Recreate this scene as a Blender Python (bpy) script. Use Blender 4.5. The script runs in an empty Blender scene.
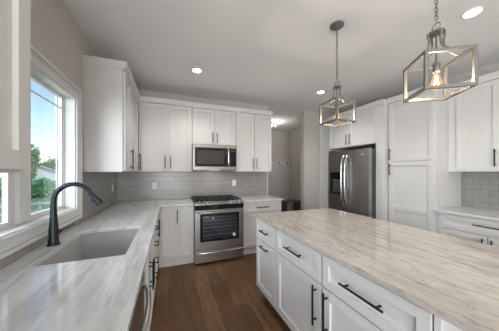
import bpy, bmesh, math, random
from mathutils import Vector, Matrix
random.seed(7)
SC = bpy.context.scene
COL = SC.collection
PI = math.pi

# ------------------------------------------------------------------ camera
cam = bpy.data.cameras.new('camera'); cam_o = bpy.data.objects.new('camera', cam); COL.objects.link(cam_o)
cam.sensor_fit = 'HORIZONTAL'; cam.sensor_width = 36.0
cam.lens = 205.0 / 499.0 * 36.0
cam.shift_y = 6.0 / 499.0
cam.clip_start = 0.02; cam.clip_end = 500
cam_o.location = (0, 0, 1.394)
cam_o.rotation_euler = (PI / 2, 0, -math.atan(80 / 205.0))
SC.camera = cam_o

# ------------------------------------------------------------------ sky, sun, exposure
SC.view_settings.view_transform = 'Standard'
SC.view_settings.look = 'None'
SC.view_settings.exposure = 0.18
SC.view_settings.gamma = 1.0
SC.view_settings.use_curve_mapping = False
w = bpy.data.worlds.new('world'); SC.world = w; w.use_nodes = True
nt = w.node_tree; nt.nodes.clear()
sky = nt.nodes.new('ShaderNodeTexSky'); sky.sky_type = 'NISHITA'; sky.sun_disc = False
sky.sun_elevation = math.radians(48); sky.sun_rotation = math.radians(120); sky.air_density = 1.0; sky.dust_density = 0.6; sky.ozone_density = 1.5
bg = nt.nodes.new('ShaderNodeBackground'); bg.inputs['Strength'].default_value = 0.235
wo = nt.nodes.new('ShaderNodeOutputWorld')
nt.links.new(sky.outputs[0], bg.inputs[0]); nt.links.new(bg.outputs[0], wo.inputs[0])

def lamp(name, typ, loc, energy, color=(1, 1, 1), rot=(0, 0, 0), **kw):
    l = bpy.data.lights.new(name, typ); l.energy = energy; l.color = color
    for k, v in kw.items(): setattr(l, k, v)
    o = bpy.data.objects.new(name, l); COL.objects.link(o); o.location = loc; o.rotation_euler = rot
    return o
lamp('sun', 'SUN', (10, -10, 20), 2.4, (1, .96, .9), (math.radians(42), 0, math.radians(60)), angle=math.radians(1))
# daylight lamp at the kitchen window, then two added fill lights behind the camera
lamp('daylight_kitchen_window', 'AREA', (-2.5, .95, 1.95), 180, (.88, .94, 1), (math.radians(84), 0, math.radians(-74)), shape='RECTANGLE', size=2.8, size_y=1.7)
lamp('fill_light_rear', 'AREA', (.05, -3.42, 1.3), 95, (.97, .98, 1), (math.radians(106), 0, 0), shape='RECTANGLE', size=1.3, size_y=1.9)
lamp('fill_light_side', 'AREA', (-1.0, -1.95, 1.2), 110, (.93, .965, 1), (math.radians(122), 0, -math.pi / 2), shape='RECTANGLE', size=1.7, size_y=1.9)

# ------------------------------------------------------------------ helpers
def tag(o, label=None, cat=None, group=None, kind=None):
    if label: o['label'] = label
    if cat: o['category'] = cat
    if group: o['group'] = group
    if kind: o['kind'] = kind
    return o
def empty(name, loc, rz=0, label=None, cat=None, group=None, kind=None):
    o = bpy.data.objects.new(name, None); COL.objects.link(o); o.empty_display_size = .1
    o.location = loc; o.rotation_euler = (0, 0, rz)
    return tag(o, label, cat, group, kind)
def obj(name, bm, mat, parent=None, smooth=False, bevel=0):
    me = bpy.data.meshes.new(name)
    bmesh.ops.recalc_face_normals(bm, faces=bm.faces)
    if smooth:
        for f in bm.faces: f.smooth = True
    bm.to_mesh(me); bm.free()
    for m in (mat if isinstance(mat, (list, tuple)) else [mat]): me.materials.append(m)
    if smooth:
        try: me.set_sharp_from_angle(angle=math.radians(40))
        except Exception: pass
    o = bpy.data.objects.new(name, me); COL.objects.link(o)
    if parent is not None: o.parent = parent
    if bevel:
        b = o.modifiers.new('bevel', 'BEVEL'); b.width = bevel; b.segments = 2; b.limit_method = 'ANGLE'
    return o
def BM(): return bmesh.new()
def box(bm, x0, x1, y0, y1, z0, z1, bev=0, mi=0):
    vs = [bm.verts.new(p) for p in ((x0, y0, z0), (x1, y0, z0), (x1, y1, z0), (x0, y1, z0), (x0, y0, z1), (x1, y0, z1), (x1, y1, z1), (x0, y1, z1))]
    fs = [bm.faces.new([vs[i] for i in q]) for q in ((3, 2, 1, 0), (4, 5, 6, 7), (0, 1, 5, 4), (1, 2, 6, 5), (2, 3, 7, 6), (3, 0, 4, 7))]
    for f in fs: f.material_index = mi
    if bev:
        es = list({e for f in fs for e in f.edges})
        bmesh.ops.bevel(bm, geom=es, offset=bev, segments=2, affect='EDGES', profile=.7)
    return bm
def quad(bm, pts, mi=0):
    f = bm.faces.new([bm.verts.new(p) for p in pts]); f.material_index = mi; return f
def ring(bm, c, ax, r, n, ref=None):
    ax = Vector(ax).normalized()
    ref = Vector(ref) if ref else (Vector((0, 0, 1)) if abs(ax.z) < .9 else Vector((1, 0, 0)))
    a = ax.cross(ref).normalized(); b = ax.cross(a)
    return [bm.verts.new(Vector(c) + r * (math.cos(2 * PI * i / n) * a + math.sin(2 * PI * i / n) * b)) for i in range(n)]
def tube(bm, pts, r, n=10, cap=True):
    pts = [Vector(p) for p in pts]; rs = r if isinstance(r, (list, tuple)) else [r] * len(pts)
    rings = []; prev = None
    for i, p in enumerate(pts):
        t = (pts[min(i + 1, len(pts) - 1)] - pts[max(i - 1, 0)]).normalized()
        if prev is None:
            ref = Vector((0, 0, 1)) if abs(t.z) < .9 else Vector((1, 0, 0))
            a = t.cross(ref).normalized()
        else:
            a = (prev - t * prev.dot(t)).normalized()
        prev = a; b = t.cross(a)
        rings.append([bm.verts.new(p + rs[i] * (math.cos(2 * PI * k / n) * a + math.sin(2 * PI * k / n) * b)) for k in range(n)])
    for i in range(len(rings) - 1):
        for k in range(n):
            bm.faces.new((rings[i][k], rings[i][(k + 1) % n], rings[i + 1][(k + 1) % n], rings[i + 1][k]))
    if cap:
        bm.faces.new(rings[0][::-1]); bm.faces.new(rings[-1])
    return bm
def lathe(bm, prof, c=(0, 0, 0), n=24, axis='Z'):
    rings = []
    for r, h in prof:
        if r < 1e-6: r = 1e-4
        rg = []
        for k in range(n):
            a = 2 * PI * k / n
            if axis == 'Z': p = (c[0] + r * math.cos(a), c[1] + r * math.sin(a), c[2] + h)
            elif axis == 'Y': p = (c[0] + r * math.cos(a), c[1] + h, c[2] + r * math.sin(a))
            else: p = (c[0] + h, c[1] + r * math.cos(a), c[2] + r * math.sin(a))
            rg.append(bm.verts.new(p))
        rings.append(rg)
    for i in range(len(rings) - 1):
        for k in range(n):
            bm.faces.new((rings[i][k], rings[i][(k + 1) % n], rings[i + 1][(k + 1) % n], rings[i + 1][k]))
    bm.faces.new(rings[0][::-1]); bm.faces.new(rings[-1])
    return bm
def torus(bm, c, R, r, ax=(0, 0, 1), n=20, m=8, stretch=(1, 1)):
    ax = Vector(ax).normalized(); ref = Vector((0, 0, 1)) if abs(ax.z) < .9 else Vector((1, 0, 0))
    a = ax.cross(ref).normalized(); b = ax.cross(a)
    if abs(b.z) < abs(a.z): pass
    rings = []
    for i in range(n):
        t = 2 * PI * i / n
        d = math.cos(t) * a * stretch[0] + math.sin(t) * b * stretch[1]
        dn = (math.cos(t) * a + math.sin(t) * b)
        ctr = Vector(c) + R * d
        rings.append([bm.verts.new(ctr + r * (math.cos(2 * PI * k / m) * dn + math.sin(2 * PI * k / m) * ax)) for k in range(m)])
    for i in range(n):
        for k in range(m):
            bm.faces.new((rings[i][k], rings[i][(k + 1) % m], rings[(i + 1) % n][(k + 1) % m], rings[(i + 1) % n][k]))
    return bm
def prism(bm, outline, z0, z1, holes=()):
    """flat slab from an outline (list of xy) with holes, extruded in z"""
    es = []
    for loop in [outline] + list(holes):
        vs = [bm.verts.new((p[0], p[1], z0)) for p in loop]
        es += [bm.edges.new((vs[i], vs[(i + 1) % len(vs)])) for i in range(len(vs))]
    r = bmesh.ops.triangle_fill(bm, edges=es, use_beauty=True, use_dissolve=False)
    fs = [g for g in r['geom'] if isinstance(g, bmesh.types.BMFace)]
    e = bmesh.ops.extrude_face_region(bm, geom=fs)
    bmesh.ops.translate(bm, verts=[v for v in e['geom'] if isinstance(v, bmesh.types.BMVert)], vec=(0, 0, z1 - z0))
    return bm
def rrect(x0, x1, y0, y1, r, n=6):
    out = []
    for cx, cy, a0 in ((x1 - r, y1 - r, 0), (x0 + r, y1 - r, 90), (x0 + r, y0 + r, 180), (x1 - r, y0 + r, 270)):
        for k in range(n + 1):
            a = math.radians(a0 + 90 * k / n); out.append((cx + r * math.cos(a), cy + r * math.sin(a)))
    return out

# ------------------------------------------------------------------ materials
def mat(name, color=(.8, .8, .8), rough=.5, metal=0, emit=None, estr=0, spec=.5, coat=0):
    m = bpy.data.materials.new(name); m.use_nodes = True
    b = m.node_tree.nodes['Principled BSDF']
    b.inputs['Base Color'].default_value = (*color, 1); b.inputs['Roughness'].default_value = rough
    b.inputs['Metallic'].default_value = metal; b.inputs['Specular IOR Level'].default_value = spec
    b.inputs['Coat Weight'].default_value = coat
    if emit: b.inputs['Emission Color'].default_value = (*emit, 1); b.inputs['Emission Strength'].default_value = estr
    return m
def N(m, t, **kw):
    n = m.node_tree.nodes.new(t)
    for k, v in kw.items(): setattr(n, k, v)
    return n
def L(m, a, b): m.node_tree.links.new(a, b)
def bsdf(m): return m.node_tree.nodes['Principled BSDF']
def ramp(m, stops):
    r = N(m, 'ShaderNodeValToRGB'); cr = r.color_ramp
    while len(cr.elements) < len(stops): cr.elements.new(.5)
    for e, (p, c) in zip(cr.elements, stops): e.position = p; e.color = (*c, 1) if len(c) == 3 else c
    return r
def pos_map(m, scale=(1, 1, 1), rot=(0, 0, 0), loc=(0, 0, 0)):
    g = N(m, 'ShaderNodeNewGeometry'); mp = N(m, 'ShaderNodeMapping')
    mp.inputs['Scale'].default_value = scale; mp.inputs['Rotation'].default_value = rot; mp.inputs['Location'].default_value = loc
    L(m, g.outputs['Position'], mp.inputs['Vector']); return mp
def paint(name, color, rough=.6, amt=.02, bump=.02, scale=60):
    m = mat(name, color, rough); b = bsdf(m)
    mp = pos_map(m); n = N(m, 'ShaderNodeTexNoise'); n.inputs['Scale'].default_value = scale; n.inputs['Detail'].default_value = 3
    L(m, mp.outputs[0], n.inputs['Vector'])
    r = ramp(m, [(.3, tuple(c * (1 - amt) for c in color)), (.7, tuple(min(1, c * (1 + amt)) for c in color))])
    L(m, n.outputs['Fac'], r.inputs[0]); L(m, r.outputs[0], b.inputs['Base Color'])
    if bump:
        bp = N(m, 'ShaderNodeBump'); bp.inputs['Strength'].default_value = bump; bp.inputs['Distance'].default_value = .002
        L(m, n.outputs['Fac'], bp.inputs['Height']); L(m, bp.outputs[0], b.inputs['Normal'])
    return m
M = {}
M['cab'] = paint('white_painted_cabinet', (.68, .67, .655), .5, .008, 0)
M['wall'] = paint('greige_wall_paint', (.56, .53, .50), .85, .015, .04, 180)
M['ceil'] = paint('white_ceiling_paint', (.86, .86, .855), .9, .012, .05, 120)
M['trim'] = paint('white_trim_paint', (.72, .715, .705), .35, .006, 0)
M['shiplap'] = paint('white_shiplap_paint', (.66, .64, .62), .5, .01, 0)
M['black'] = mat('matte_black_metal', (.022, .022, .024), .38, .6)
M['bronze'] = mat('satin_dark_metal', (.10, .095, .09), .35, .9)
M['faucet'] = mat('dark_slate_metal', (.030, .036, .042), .36, .7)
M['plastic'] = mat('white_plastic', (.82, .82, .80), .35)
M['dark'] = mat('black_plastic', (.012, .012, .013), .4)
M['blackglass'] = mat('black_glass', (.006, .006, .007), .06, 0, spec=.6)
M['iron'] = mat('cast_iron', (.018, .018, .018), .65)
M['chrome'] = mat('polished_metal', (.65, .65, .65), .18, 1)
M['nickel'] = mat('brushed_nickel', (.18, .17, .16), .40, .4)
M['canlight'] = mat('recessed_lamp_lens', (1, 1, 1), .5, emit=(1, .95, .88), estr=14)
M['flush'] = mat('frosted_lamp_glass', (1, 1, 1), .5, emit=(1, .96, .9), estr=2.5)
M['filament'] = mat('glowing_filament', (1, .8, .5), .2, emit=(1, .85, .6), estr=40)
M['sink'] = paint('grey_composite_sink', (.42, .41, .40), .3, .03, 0, 200)
M['stool'] = paint('charcoal_wood', (.085, .08, .076), .5, .1, 0, 30)
M['grass'] = paint('lawn', (.12, .22, .07), .9, .3, 0, 2)
M['leafA'] = paint('green_leaves', (.17, .30, .13), .7, .35, 0, 3)
M['leafB'] = paint('dark_green_leaves', (.12, .23, .11), .7, .35, 0, 3)
M['leafC'] = paint('bright_green_leaves', (.10, .33, .14), .7, .3, 0, 3)
M['bark'] = paint('bark', (.12, .09, .07), .9, .2, 0, 10)
M['siding'] = paint('pale_siding', (.62, .63, .64), .7, .03, 0, 4)
M['roof'] = paint('grey_shingles', (.34, .36, .40), .9, .1, 0, 6)
M['fence'] = paint('weathered_fence_wood', (.36, .40, .44), .8, .1, 0, 10)

def steel(name, color=(.56, .55, .54), rough=.28, axis='h'):
    m = mat(name, color, rough, 1); b = bsdf(m)
    mp = pos_map(m, (1, 1, 240) if axis == 'h' else (240, 240, 1))
    n = N(m, 'ShaderNodeTexNoise'); n.inputs['Scale'].default_value = 1.5; n.inputs['Detail'].default_value = 2
    L(m, mp.outputs[0], n.inputs['Vector'])
    r = ramp(m, [(.3, (rough * .95,) * 3), (.7, (rough * 1.05,) * 3)])
    L(m, n.outputs['Fac'], r.inputs[0]); L(m, r.outputs[0], b.inputs['Roughness'])
    return m
M['steel'] = steel('brushed_stainless', (.41, .40, .39), .30)
M['steelmw'] = steel('dimmed_stainless', (.31, .30, .29), .36)  # same stainless for the microwave, bright reflections dimmed in the colour
M['steeldark'] = steel('dark_stainless', (.42, .41, .40), .30, 'v')
M['steelside'] = mat('grey_appliance_side', (.10, .10, .10), .45, .3)

def tile(name, axes, base=(.315, .305, .295)):
    m = mat(name, base, .24); b = bsdf(m)
    g = N(m, 'ShaderNodeNewGeometry'); s = N(m, 'ShaderNodeSeparateXYZ'); c = N(m, 'ShaderNodeCombineXYZ')
    L(m, g.outputs['Position'], s.inputs[0]); L(m, s.outputs[axes], c.inputs[0])
    ad = N(m, 'ShaderNodeMath', operation='SUBTRACT'); ad.inputs[1].default_value = .914
    L(m, s.outputs['Z'], ad.inputs[0]); L(m, ad.outputs[0], c.inputs[1])
    br = N(m, 'ShaderNodeTexBrick'); br.offset = .5
    br.inputs['Scale'].default_value = 1; br.inputs['Brick Width'].default_value = .155; br.inputs['Row Height'].default_value = .0785
    br.inputs['Mortar Size'].default_value = .0022; br.inputs['Mortar Smooth'].default_value = .1
    br.inputs['Color1'].default_value = (*[x * .93 for x in base], 1); br.inputs['Color2'].default_value = (*[x * 1.06 for x in base], 1)
    br.inputs['Mortar'].default_value = (*[x * .58 for x in base], 1)
    L(m, c.outputs[0], br.inputs['Vector']); L(m, br.outputs['Color'], b.inputs['Base Color'])
    nz = N(m, 'ShaderNodeTexNoise'); nz.inputs['Scale'].default_value = 9; L(m, c.outputs[0], nz.inputs['Vector'])
    mx = N(m, 'ShaderNodeMath', operation='MULTIPLY_ADD'); mx.inputs[1].default_value = .5
    inv = N(m, 'ShaderNodeMath', operation='SUBTRACT'); inv.inputs[0].default_value = 1; L(m, br.outputs['Fac'], inv.inputs[1])
    L(m, nz.outputs['Fac'], mx.inputs[0]); L(m, inv.outputs[0], mx.inputs[2])
    bp = N(m, 'ShaderNodeBump'); bp.inputs['Strength'].default_value = .5; bp.inputs['Distance'].default_value = .002
    L(m, mx.outputs[0], bp.inputs['Height']); L(m, bp.outputs[0], b.inputs['Normal'])
    return m
M['tileX'] = tile('grey_subway_tile_back', 'X'); M['tileY'] = tile('grey_subway_tile_side', 'Y')

def granite(name, cols, rot, seed, streak=(9, .9, 9), rough=.07, vein=.5, fleck=.8):
    m = mat(name, cols[1], rough, spec=.5); b = bsdf(m)
    mp = pos_map(m, streak, (0, 0, rot), (seed, seed * .7, 0))
    n1 = N(m, 'ShaderNodeTexNoise'); n1.inputs['Scale'].default_value = 1.0; n1.inputs['Detail'].default_value = 9; n1.inputs['Roughness'].default_value = .62; n1.inputs['Distortion'].default_value = 1.1
    L(m, mp.outputs[0], n1.inputs['Vector'])
    r1 = ramp(m, [(.30, cols[0]), (.43, cols[1]), (.56, cols[2]), (.68, cols[3])])
    L(m, n1.outputs['Fac'], r1.inputs[0])
    mp2 = pos_map(m, (streak[0] * 3, streak[1] * 1.5, 20), (0, 0, rot), (seed * 3, 1, 0))
    n2 = N(m, 'ShaderNodeTexNoise'); n2.inputs['Scale'].default_value = 1.7; n2.inputs['Detail'].default_value = 6; n2.inputs['Roughness'].default_value = .7; n2.inputs['Distortion'].default_value = .9
    L(m, mp2.outputs[0], n2.inputs['Vector'])
    r2 = ramp(m, [(.0, (.0,) * 3), (.335, (.0,) * 3), (.375, (vein,) * 3), (.42, (0,) * 3)]); L(m, n2.outputs['Fac'], r2.inputs[0])
    mix = N(m, 'ShaderNodeMix', data_type='RGBA'); mix.inputs['B'].default_value = (*cols[4], 1)
    L(m, r2.outputs[0], mix.inputs['Factor']); L(m, r1.outputs[0], mix.inputs['A'])
    mp3 = pos_map(m, (streak[0] * 5, streak[1] * 9, 60), (0, 0, rot)); n3 = N(m, 'ShaderNodeTexNoise'); n3.inputs['Scale'].default_value = 1.0; n3.inputs['Detail'].default_value = 4
    L(m, mp3.outputs[0], n3.inputs['Vector']); r3 = ramp(m, [(.28, (fleck,) * 3), (.43, (1, 1, 1)), (.62, (1.06,) * 3)]); L(m, n3.outputs['Fac'], r3.inputs[0])
    mul = N(m, 'ShaderNodeMix', data_type='RGBA', blend_type='MULTIPLY'); mul.inputs['Factor'].default_value = 1
    L(m, mix.outputs['Result'], mul.inputs['A']); L(m, r3.outputs[0], mul.inputs['B']); L(m, mul.outputs['Result'], b.inputs['Base Color'])
    return m
M['graniteL'] = granite('pale_grey_granite', [(.48, .48, .475), (.60, .597, .59), (.70, .695, .685), (.64, .63, .615), (.24, .235, .235)], math.radians(7), 3.1, (10, 1.0, 10), vein=.3, fleck=.86)
M['graniteI'] = granite('beige_granite', [(.36, .315, .275), (.46, .415, .37), (.54, .495, .45), (.50, .45, .395), (.14, .12, .105)], math.radians(2), 5.3, (13, 1.7, 13), vein=.8, fleck=.66)

def floor_mat():
    m = mat('brown_wood_planks', (.2, .12, .07), .42, spec=.3); b = bsdf(m)
    g = N(m, 'ShaderNodeNewGeometry'); s = N(m, 'ShaderNodeSeparateXYZ'); c = N(m, 'ShaderNodeCombineXYZ')
    L(m, g.outputs['Position'], s.inputs[0]); L(m, s.outputs['Y'], c.inputs[0]); L(m, s.outputs['X'], c.inputs[1])
    br = N(m, 'ShaderNodeTexBrick'); br.offset = .37; br.inputs['Scale'].default_value = 1
    br.inputs['Brick Width'].default_value = 1.25; br.inputs['Row Height'].default_value = .155; br.inputs['Mortar Size'].default_value = .0018
    br.inputs['Color1'].default_value = (.112, .055, .024, 1); br.inputs['Color2'].default_value = (.185, .096, .044, 1); br.inputs['Mortar'].default_value = (.05, .028, .016, 1)
    L(m, c.outputs[0], br.inputs['Vector'])
    mp = pos_map(m, (16, 1.4, 1)); n = N(m, 'ShaderNodeTexNoise'); n.inputs['Scale'].default_value = 1.6; n.inputs['Detail'].default_value = 8; n.inputs['Roughness'].default_value = .65; n.inputs['Distortion'].default_value = .8
    L(m, mp.outputs[0], n.inputs['Vector'])
    r = ramp(m, [(.28, (.55, .55, .55)), (.5, (1, 1, 1)), (.72, (1.35, 1.3, 1.22))]); L(m, n.outputs['Fac'], r.inputs[0])
    mx = N(m, 'ShaderNodeMix', data_type='RGBA', blend_type='MULTIPLY'); mx.inputs['Factor'].default_value = 1
    L(m, br.outputs['Color'], mx.inputs['A']); L(m, r.outputs[0], mx.inputs['B']); L(m, mx.outputs['Result'], b.inputs['Base Color'])
    bp = N(m, 'ShaderNodeBump'); bp.inputs['Strength'].default_value = .15; bp.inputs['Distance'].default_value = .003
    L(m, n.outputs['Fac'], bp.inputs['Height']); L(m, bp.outputs[0], b.inputs['Normal'])
    return m
M['floor'] = floor_mat()
def glassy(name, tint, mn=.0):
    m = bpy.data.materials.new(name); m.use_nodes = True; t = m.node_tree; t.nodes.clear()
    out = t.nodes.new('ShaderNodeOutputMaterial'); tr = t.nodes.new('ShaderNodeBsdfTransparent'); gl = t.nodes.new('ShaderNodeBsdfGlossy')
    tr.inputs[0].default_value = (*tint, 1); gl.inputs['Roughness'].default_value = .02
    lw = t.nodes.new('ShaderNodeLayerWeight'); lw.inputs[0].default_value = .5; mx = t.nodes.new('ShaderNodeMixShader')
    pw = t.nodes.new('ShaderNodeMath'); pw.operation = 'POWER'; pw.inputs[1].default_value = 5; t.links.new(lw.outputs['Facing'], pw.inputs[0])
    ma = t.nodes.new('ShaderNodeMath'); ma.operation = 'MULTIPLY_ADD'; ma.inputs[1].default_value = .9; ma.inputs[2].default_value = mn; t.links.new(pw.outputs[0], ma.inputs[0])
    t.links.new(ma.outputs[0], mx.inputs[0]); t.links.new(tr.outputs[0], mx.inputs[1]); t.links.new(gl.outputs[0], mx.inputs[2]); t.links.new(mx.outputs[0], out.inputs[0])
    return m
def lit_glass():
    m = bpy.data.materials.new('amber_lamp_glass'); m.use_nodes = True; t = m.node_tree; t.nodes.clear()
    out = t.nodes.new('ShaderNodeOutputMaterial'); tr = t.nodes.new('ShaderNodeBsdfTransparent'); em = t.nodes.new('ShaderNodeEmission'); mx = t.nodes.new('ShaderNodeMixShader')
    tr.inputs[0].default_value = (1, .88, .68, 1); em.inputs[0].default_value = (1, .66, .30, 1); em.inputs[1].default_value = 1.3; mx.inputs[0].default_value = .32
    t.links.new(tr.outputs[0], mx.inputs[1]); t.links.new(em.outputs[0], mx.inputs[2]); t.links.new(mx.outputs[0], out.inputs[0]); return m
M['bulb'] = lit_glass()
M['glass'] = glassy('clear_window_glass', (.97, .98, .98), mn=.03)
M['ovenglass'] = glassy('tinted_oven_glass', (.70, .70, .74), mn=.05)

# ------------------------------------------------------------------ room
XL, XR, YB, YR, ZC = -.78, 3.79, 3.80, -3.2, 2.74
YM = 5.95                       # mudroom back wall
WY0, WY1, WZ0, WZ1 = 1.13, 2.25, 1.06, 2.048   # kitchen window opening
def struct(name, bm, m, parent=None, **kw):
    o = obj(name, bm, m, parent, **kw); o['kind'] = 'structure'; return o
b = BM(); box(b, XL - .16, XR + .12, YR - .15, YM + .12, -.12, 0); struct('floor', b, M['floor'])
b = BM(); box(b, XL - .16, XR + .12, YR - .15, YM + .12, ZC, ZC + .12); struct('ceiling', b, M['ceil'])
b = BM()
box(b, XL - .107, XL, YR, -2.8, 0, ZC); box(b, XL - .107, XL, -2.8, -1.1, 0, .3); box(b, XL - .107, XL, -2.8, -1.1, 2.3, ZC); box(b, XL - .107, XL, -1.1, WY0, 0, ZC); box(b, XL - .107, XL, WY1, YB + .12, 0, ZC)
box(b, XL - .107, XL, WY0, WY1, 0, WZ0); box(b, XL - .107, XL, WY0, WY1, WZ1, ZC)
struct('wall_left', b, M['wall'])
b = BM(); box(b, XR, XR + .12, YR, YM, 0, ZC); struct('wall_right', b, M['wall'])
wr = empty('window_3', (XL - .08, -1.95, .3), math.pi / 2, kind='structure'); b = BM()  # unseen frame and opening added for the side fill light
for (x0, x1, z0, z1) in ((-.85, -.8, 0, 2), (.8, .85, 0, 2), (-.8, .8, 0, .05), (-.8, .8, 1.95, 2), (-.025, .025, .05, 1.95)): box(b, x0, x1, -.03, .03, z0, z1)
struct('window_frame', b, M['trim'], wr)
b = BM(); box(b, XL, 1.90, YB, YB + .12, 0, ZC); struct('wall_back', b, M['wall'])
b = BM(); box(b, 2.79, XR, YB, YB + .12, 0, ZC); struct('wall_partition', b, M['wall'])
b = BM(); box(b, 1.2, XR + .12, YM, YM + .12, 0, ZC); struct('wall_mudroom', b, M['wall'])
b = BM(); box(b, 1.2, 1.32, YB + .12, YM, 0, ZC); struct('wall_mudroom_left', b, M['wall'])
b = BM()      # rear wall of the open living area, with an opening added for the rear fill light
RW = [(-.65, .75, .3, 2.3)]
box(b, XL, -.65, YR - .12, YR, 0, ZC); box(b, .75, XR, YR - .12, YR, 0, ZC)
for x0, x1, z0, z1 in RW: box(b, x0, x1, YR - .12, YR, 0, z0); box(b, x0, x1, YR - .12, YR, z1, ZC)
struct('wall_rear', b, M['wall'])
for i, (x0, x1, z0, z1) in enumerate(RW):
    wr = empty('window_%d' % (i + 2), ((x0 + x1) / 2, YR - .06, z0), kind='structure')  # unseen window frame added around the rear fill light's opening
    b = BM(); hw = (x1 - x0) / 2; h = z1 - z0
    box(b, -hw, -hw + .05, -.03, .03, 0, h); box(b, hw - .05, hw, -.03, .03, 0, h); box(b, -hw + .05, hw - .05, -.03, .03, 0, .05); box(b, -hw + .05, hw - .05, -.03, .03, h - .05, h); box(b, -.025, .025, -.03, .03, .05, h - .05)
    struct('window_frame', b, M['trim'], wr)
# mudroom shiplap
b = BM()
box(b, 1.33, XR - .001, YM - .004, YM, 0, 1.64)
for k in range(9):
    box(b, 1.33, XR - .001, YM - .022, YM - .004, .0 + k * .182, .171 + k * .182, .002)
struct('trim_6', b, M['shiplap'])
# baseboards
b = BM(); box(b, 2.785, 3.15, YB - .014, YB, 0, .11, .003); struct('baseboard_partition', b, M['trim'])
b = BM(); box(b, 1.864, 1.90, YB - .014, YB, 0, .11, .003); struct('baseboard_back', b, M['trim'])
b = BM(); box(b, XR - .014, XR, YB + .12, YM - .02, 0, .11, .003); struct('baseboard_mudroom', b, M['trim'])

# --- kitchen window
win = empty('window_1', (XL - .12, (WY0 + WY1) / 2, WZ0), kind='structure')
def wloc(bm, y0, y1, z0, z1, xa, xb, bev=.002):   # world -> window-local box
    box(bm, xa - (XL - .12), xb - (XL - .12), y0 - (WY0 + WY1) / 2, y1 - (WY0 + WY1) / 2, z0 - WZ0, z1 - WZ0, bev)
XG = XL - .098
b = BM()      # outer frame and mullion
ym = (WY0 + WY1) / 2
wloc(b, WY0, WY0 + .02, WZ0, WZ1, XG - .008, XG + .03); wloc(b, WY1 - .02, WY1, WZ0, WZ1, XG - .008, XG + .03)
wloc(b, WY0 + .02, WY1 - .02, WZ0, WZ0 + .02, XG - .008, XG + .03); wloc(b, WY0 + .02, WY1 - .02, WZ1 - .02, WZ1, XG - .008, XG + .03)
wloc(b, ym - .055, ym + .055, WZ0 + .02, WZ1 - .02, XG - .007, XG + .045)
struct('window_frame', b, M['trim'], win)
for (a, c) in ((WY0 + .02, ym - .055), (ym + .055, WY1 - .02)):
    b = BM(); t = .024 if c > ym else .03
    s0, s1 = (.045, .010) if c > ym else (.010, .045)
    wloc(b, a, a + s0, WZ0 + .02, WZ1 - .02, XG - .006, XG + .02); wloc(b, c - s1, c, WZ0 + .02, WZ1 - .02, XG - .006, XG + .02)
    wloc(b, a + s0, c - s1, WZ0 + .02, WZ0 + .045, XG - .006, XG + .02); wloc(b, a + s0, c - s1, WZ1 - .026, WZ1 - .02, XG - .006, XG + .02)
    struct('window_sash', b, M['trim'], win)
    b = BM(); wloc(b, a + s0, c - s1, WZ0 + .045, WZ1 - .026, XG - .002, XG + .002, 0)
    struct('window_pane', b, M['glass'], win)
    b = BM()
    yv = c - s1 - .055 if c > ym else a + s0 + .055
    wloc(b, a + s0, c - s1, WZ1 - .026 - .090, WZ1 - .026 - .076, XG + .003, XG + .010, .001)
    wloc(b, yv - .007, yv + .007, WZ0 + .045, WZ1 - .026, XG + .0035, XG + .0095, .001)
    struct('window_grille', b, M['trim'], win)
b = BM()      # jamb lining
for (y0, y1, z0, z1) in ((WY0, WY0 + .012, WZ0, WZ1), (WY1 - .012, WY1, WZ0, WZ1), (WY0 + .012, WY1 - .012, WZ0, WZ0 + .012), (WY0 + .012, WY1 - .012, WZ1 - .012, WZ1)):
    wloc(b, y0, y1, z0, z1, XG + .03, XL + .004, 0)
struct('window_jamb', b, M['trim'], win)
b = BM()      # picture-frame casing with a raised back band
def casing(bm, o, x0, x1, wdt):
    Y0, Y1, Z0, Z1 = WY0 - o, WY1 + o, WZ0 - o, WZ1 + o
    box(bm, x0, x1, Y0, Y0 + wdt, Z0, Z1, .003); box(bm, x0, x1, Y1 - wdt, Y1, Z0, Z1, .003)
    box(bm, x0, x1, Y0 + wdt, Y1 - wdt, Z0, Z0 + wdt, .003); box(bm, x0, x1, Y0 + wdt, Y1 - wdt, Z1 - wdt, Z1, .003)
casing(b, .084, XL, XL + .014, .084); casing(b, .088, XL, XL + .028, .022); casing(b, .012, XL + .0, XL + .020, .016); casing(b, .060, XL, XL + .021, .012)
struct('trim_1', b, M['trim'])

# --- tile backsplashes
def splash(bmf, m, label, g=None):
    b = BM(); bmf(b); o = obj('tile_backsplash', b, m); tag(o, label, 'backsplash'); return o
TH = .008
splash(lambda b: (box(b, XL + .0006, XL + TH, 2.341, YB, .915, 1.389), box(b, XL + .0006, XL + TH, -.5, 1.039, .915, 1.389), box(b, XL + .0006, XL + TH, 1.039, 2.341, .915, .969)), M['tileY'], 'grey subway tile backsplash on left wall below the kitchen window')
splash(lambda b: (box(b, XL + TH + .001, .343, YB - TH, YB - .0006, .915, 1.389), box(b, .343, 1.087, YB - TH, YB - .0006, .915, 1.41), box(b, 1.087, 1.862, YB - TH, YB - .0006, .915, 1.389)), M['tileX'], 'grey subway tile backsplash on back wall behind the range')
splash(lambda b: box(b, XR - TH, XR - .0006, .6, 1.583, .915, 1.389), M['tileY'], 'grey subway tile backsplash right of the tall pantry')

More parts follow.
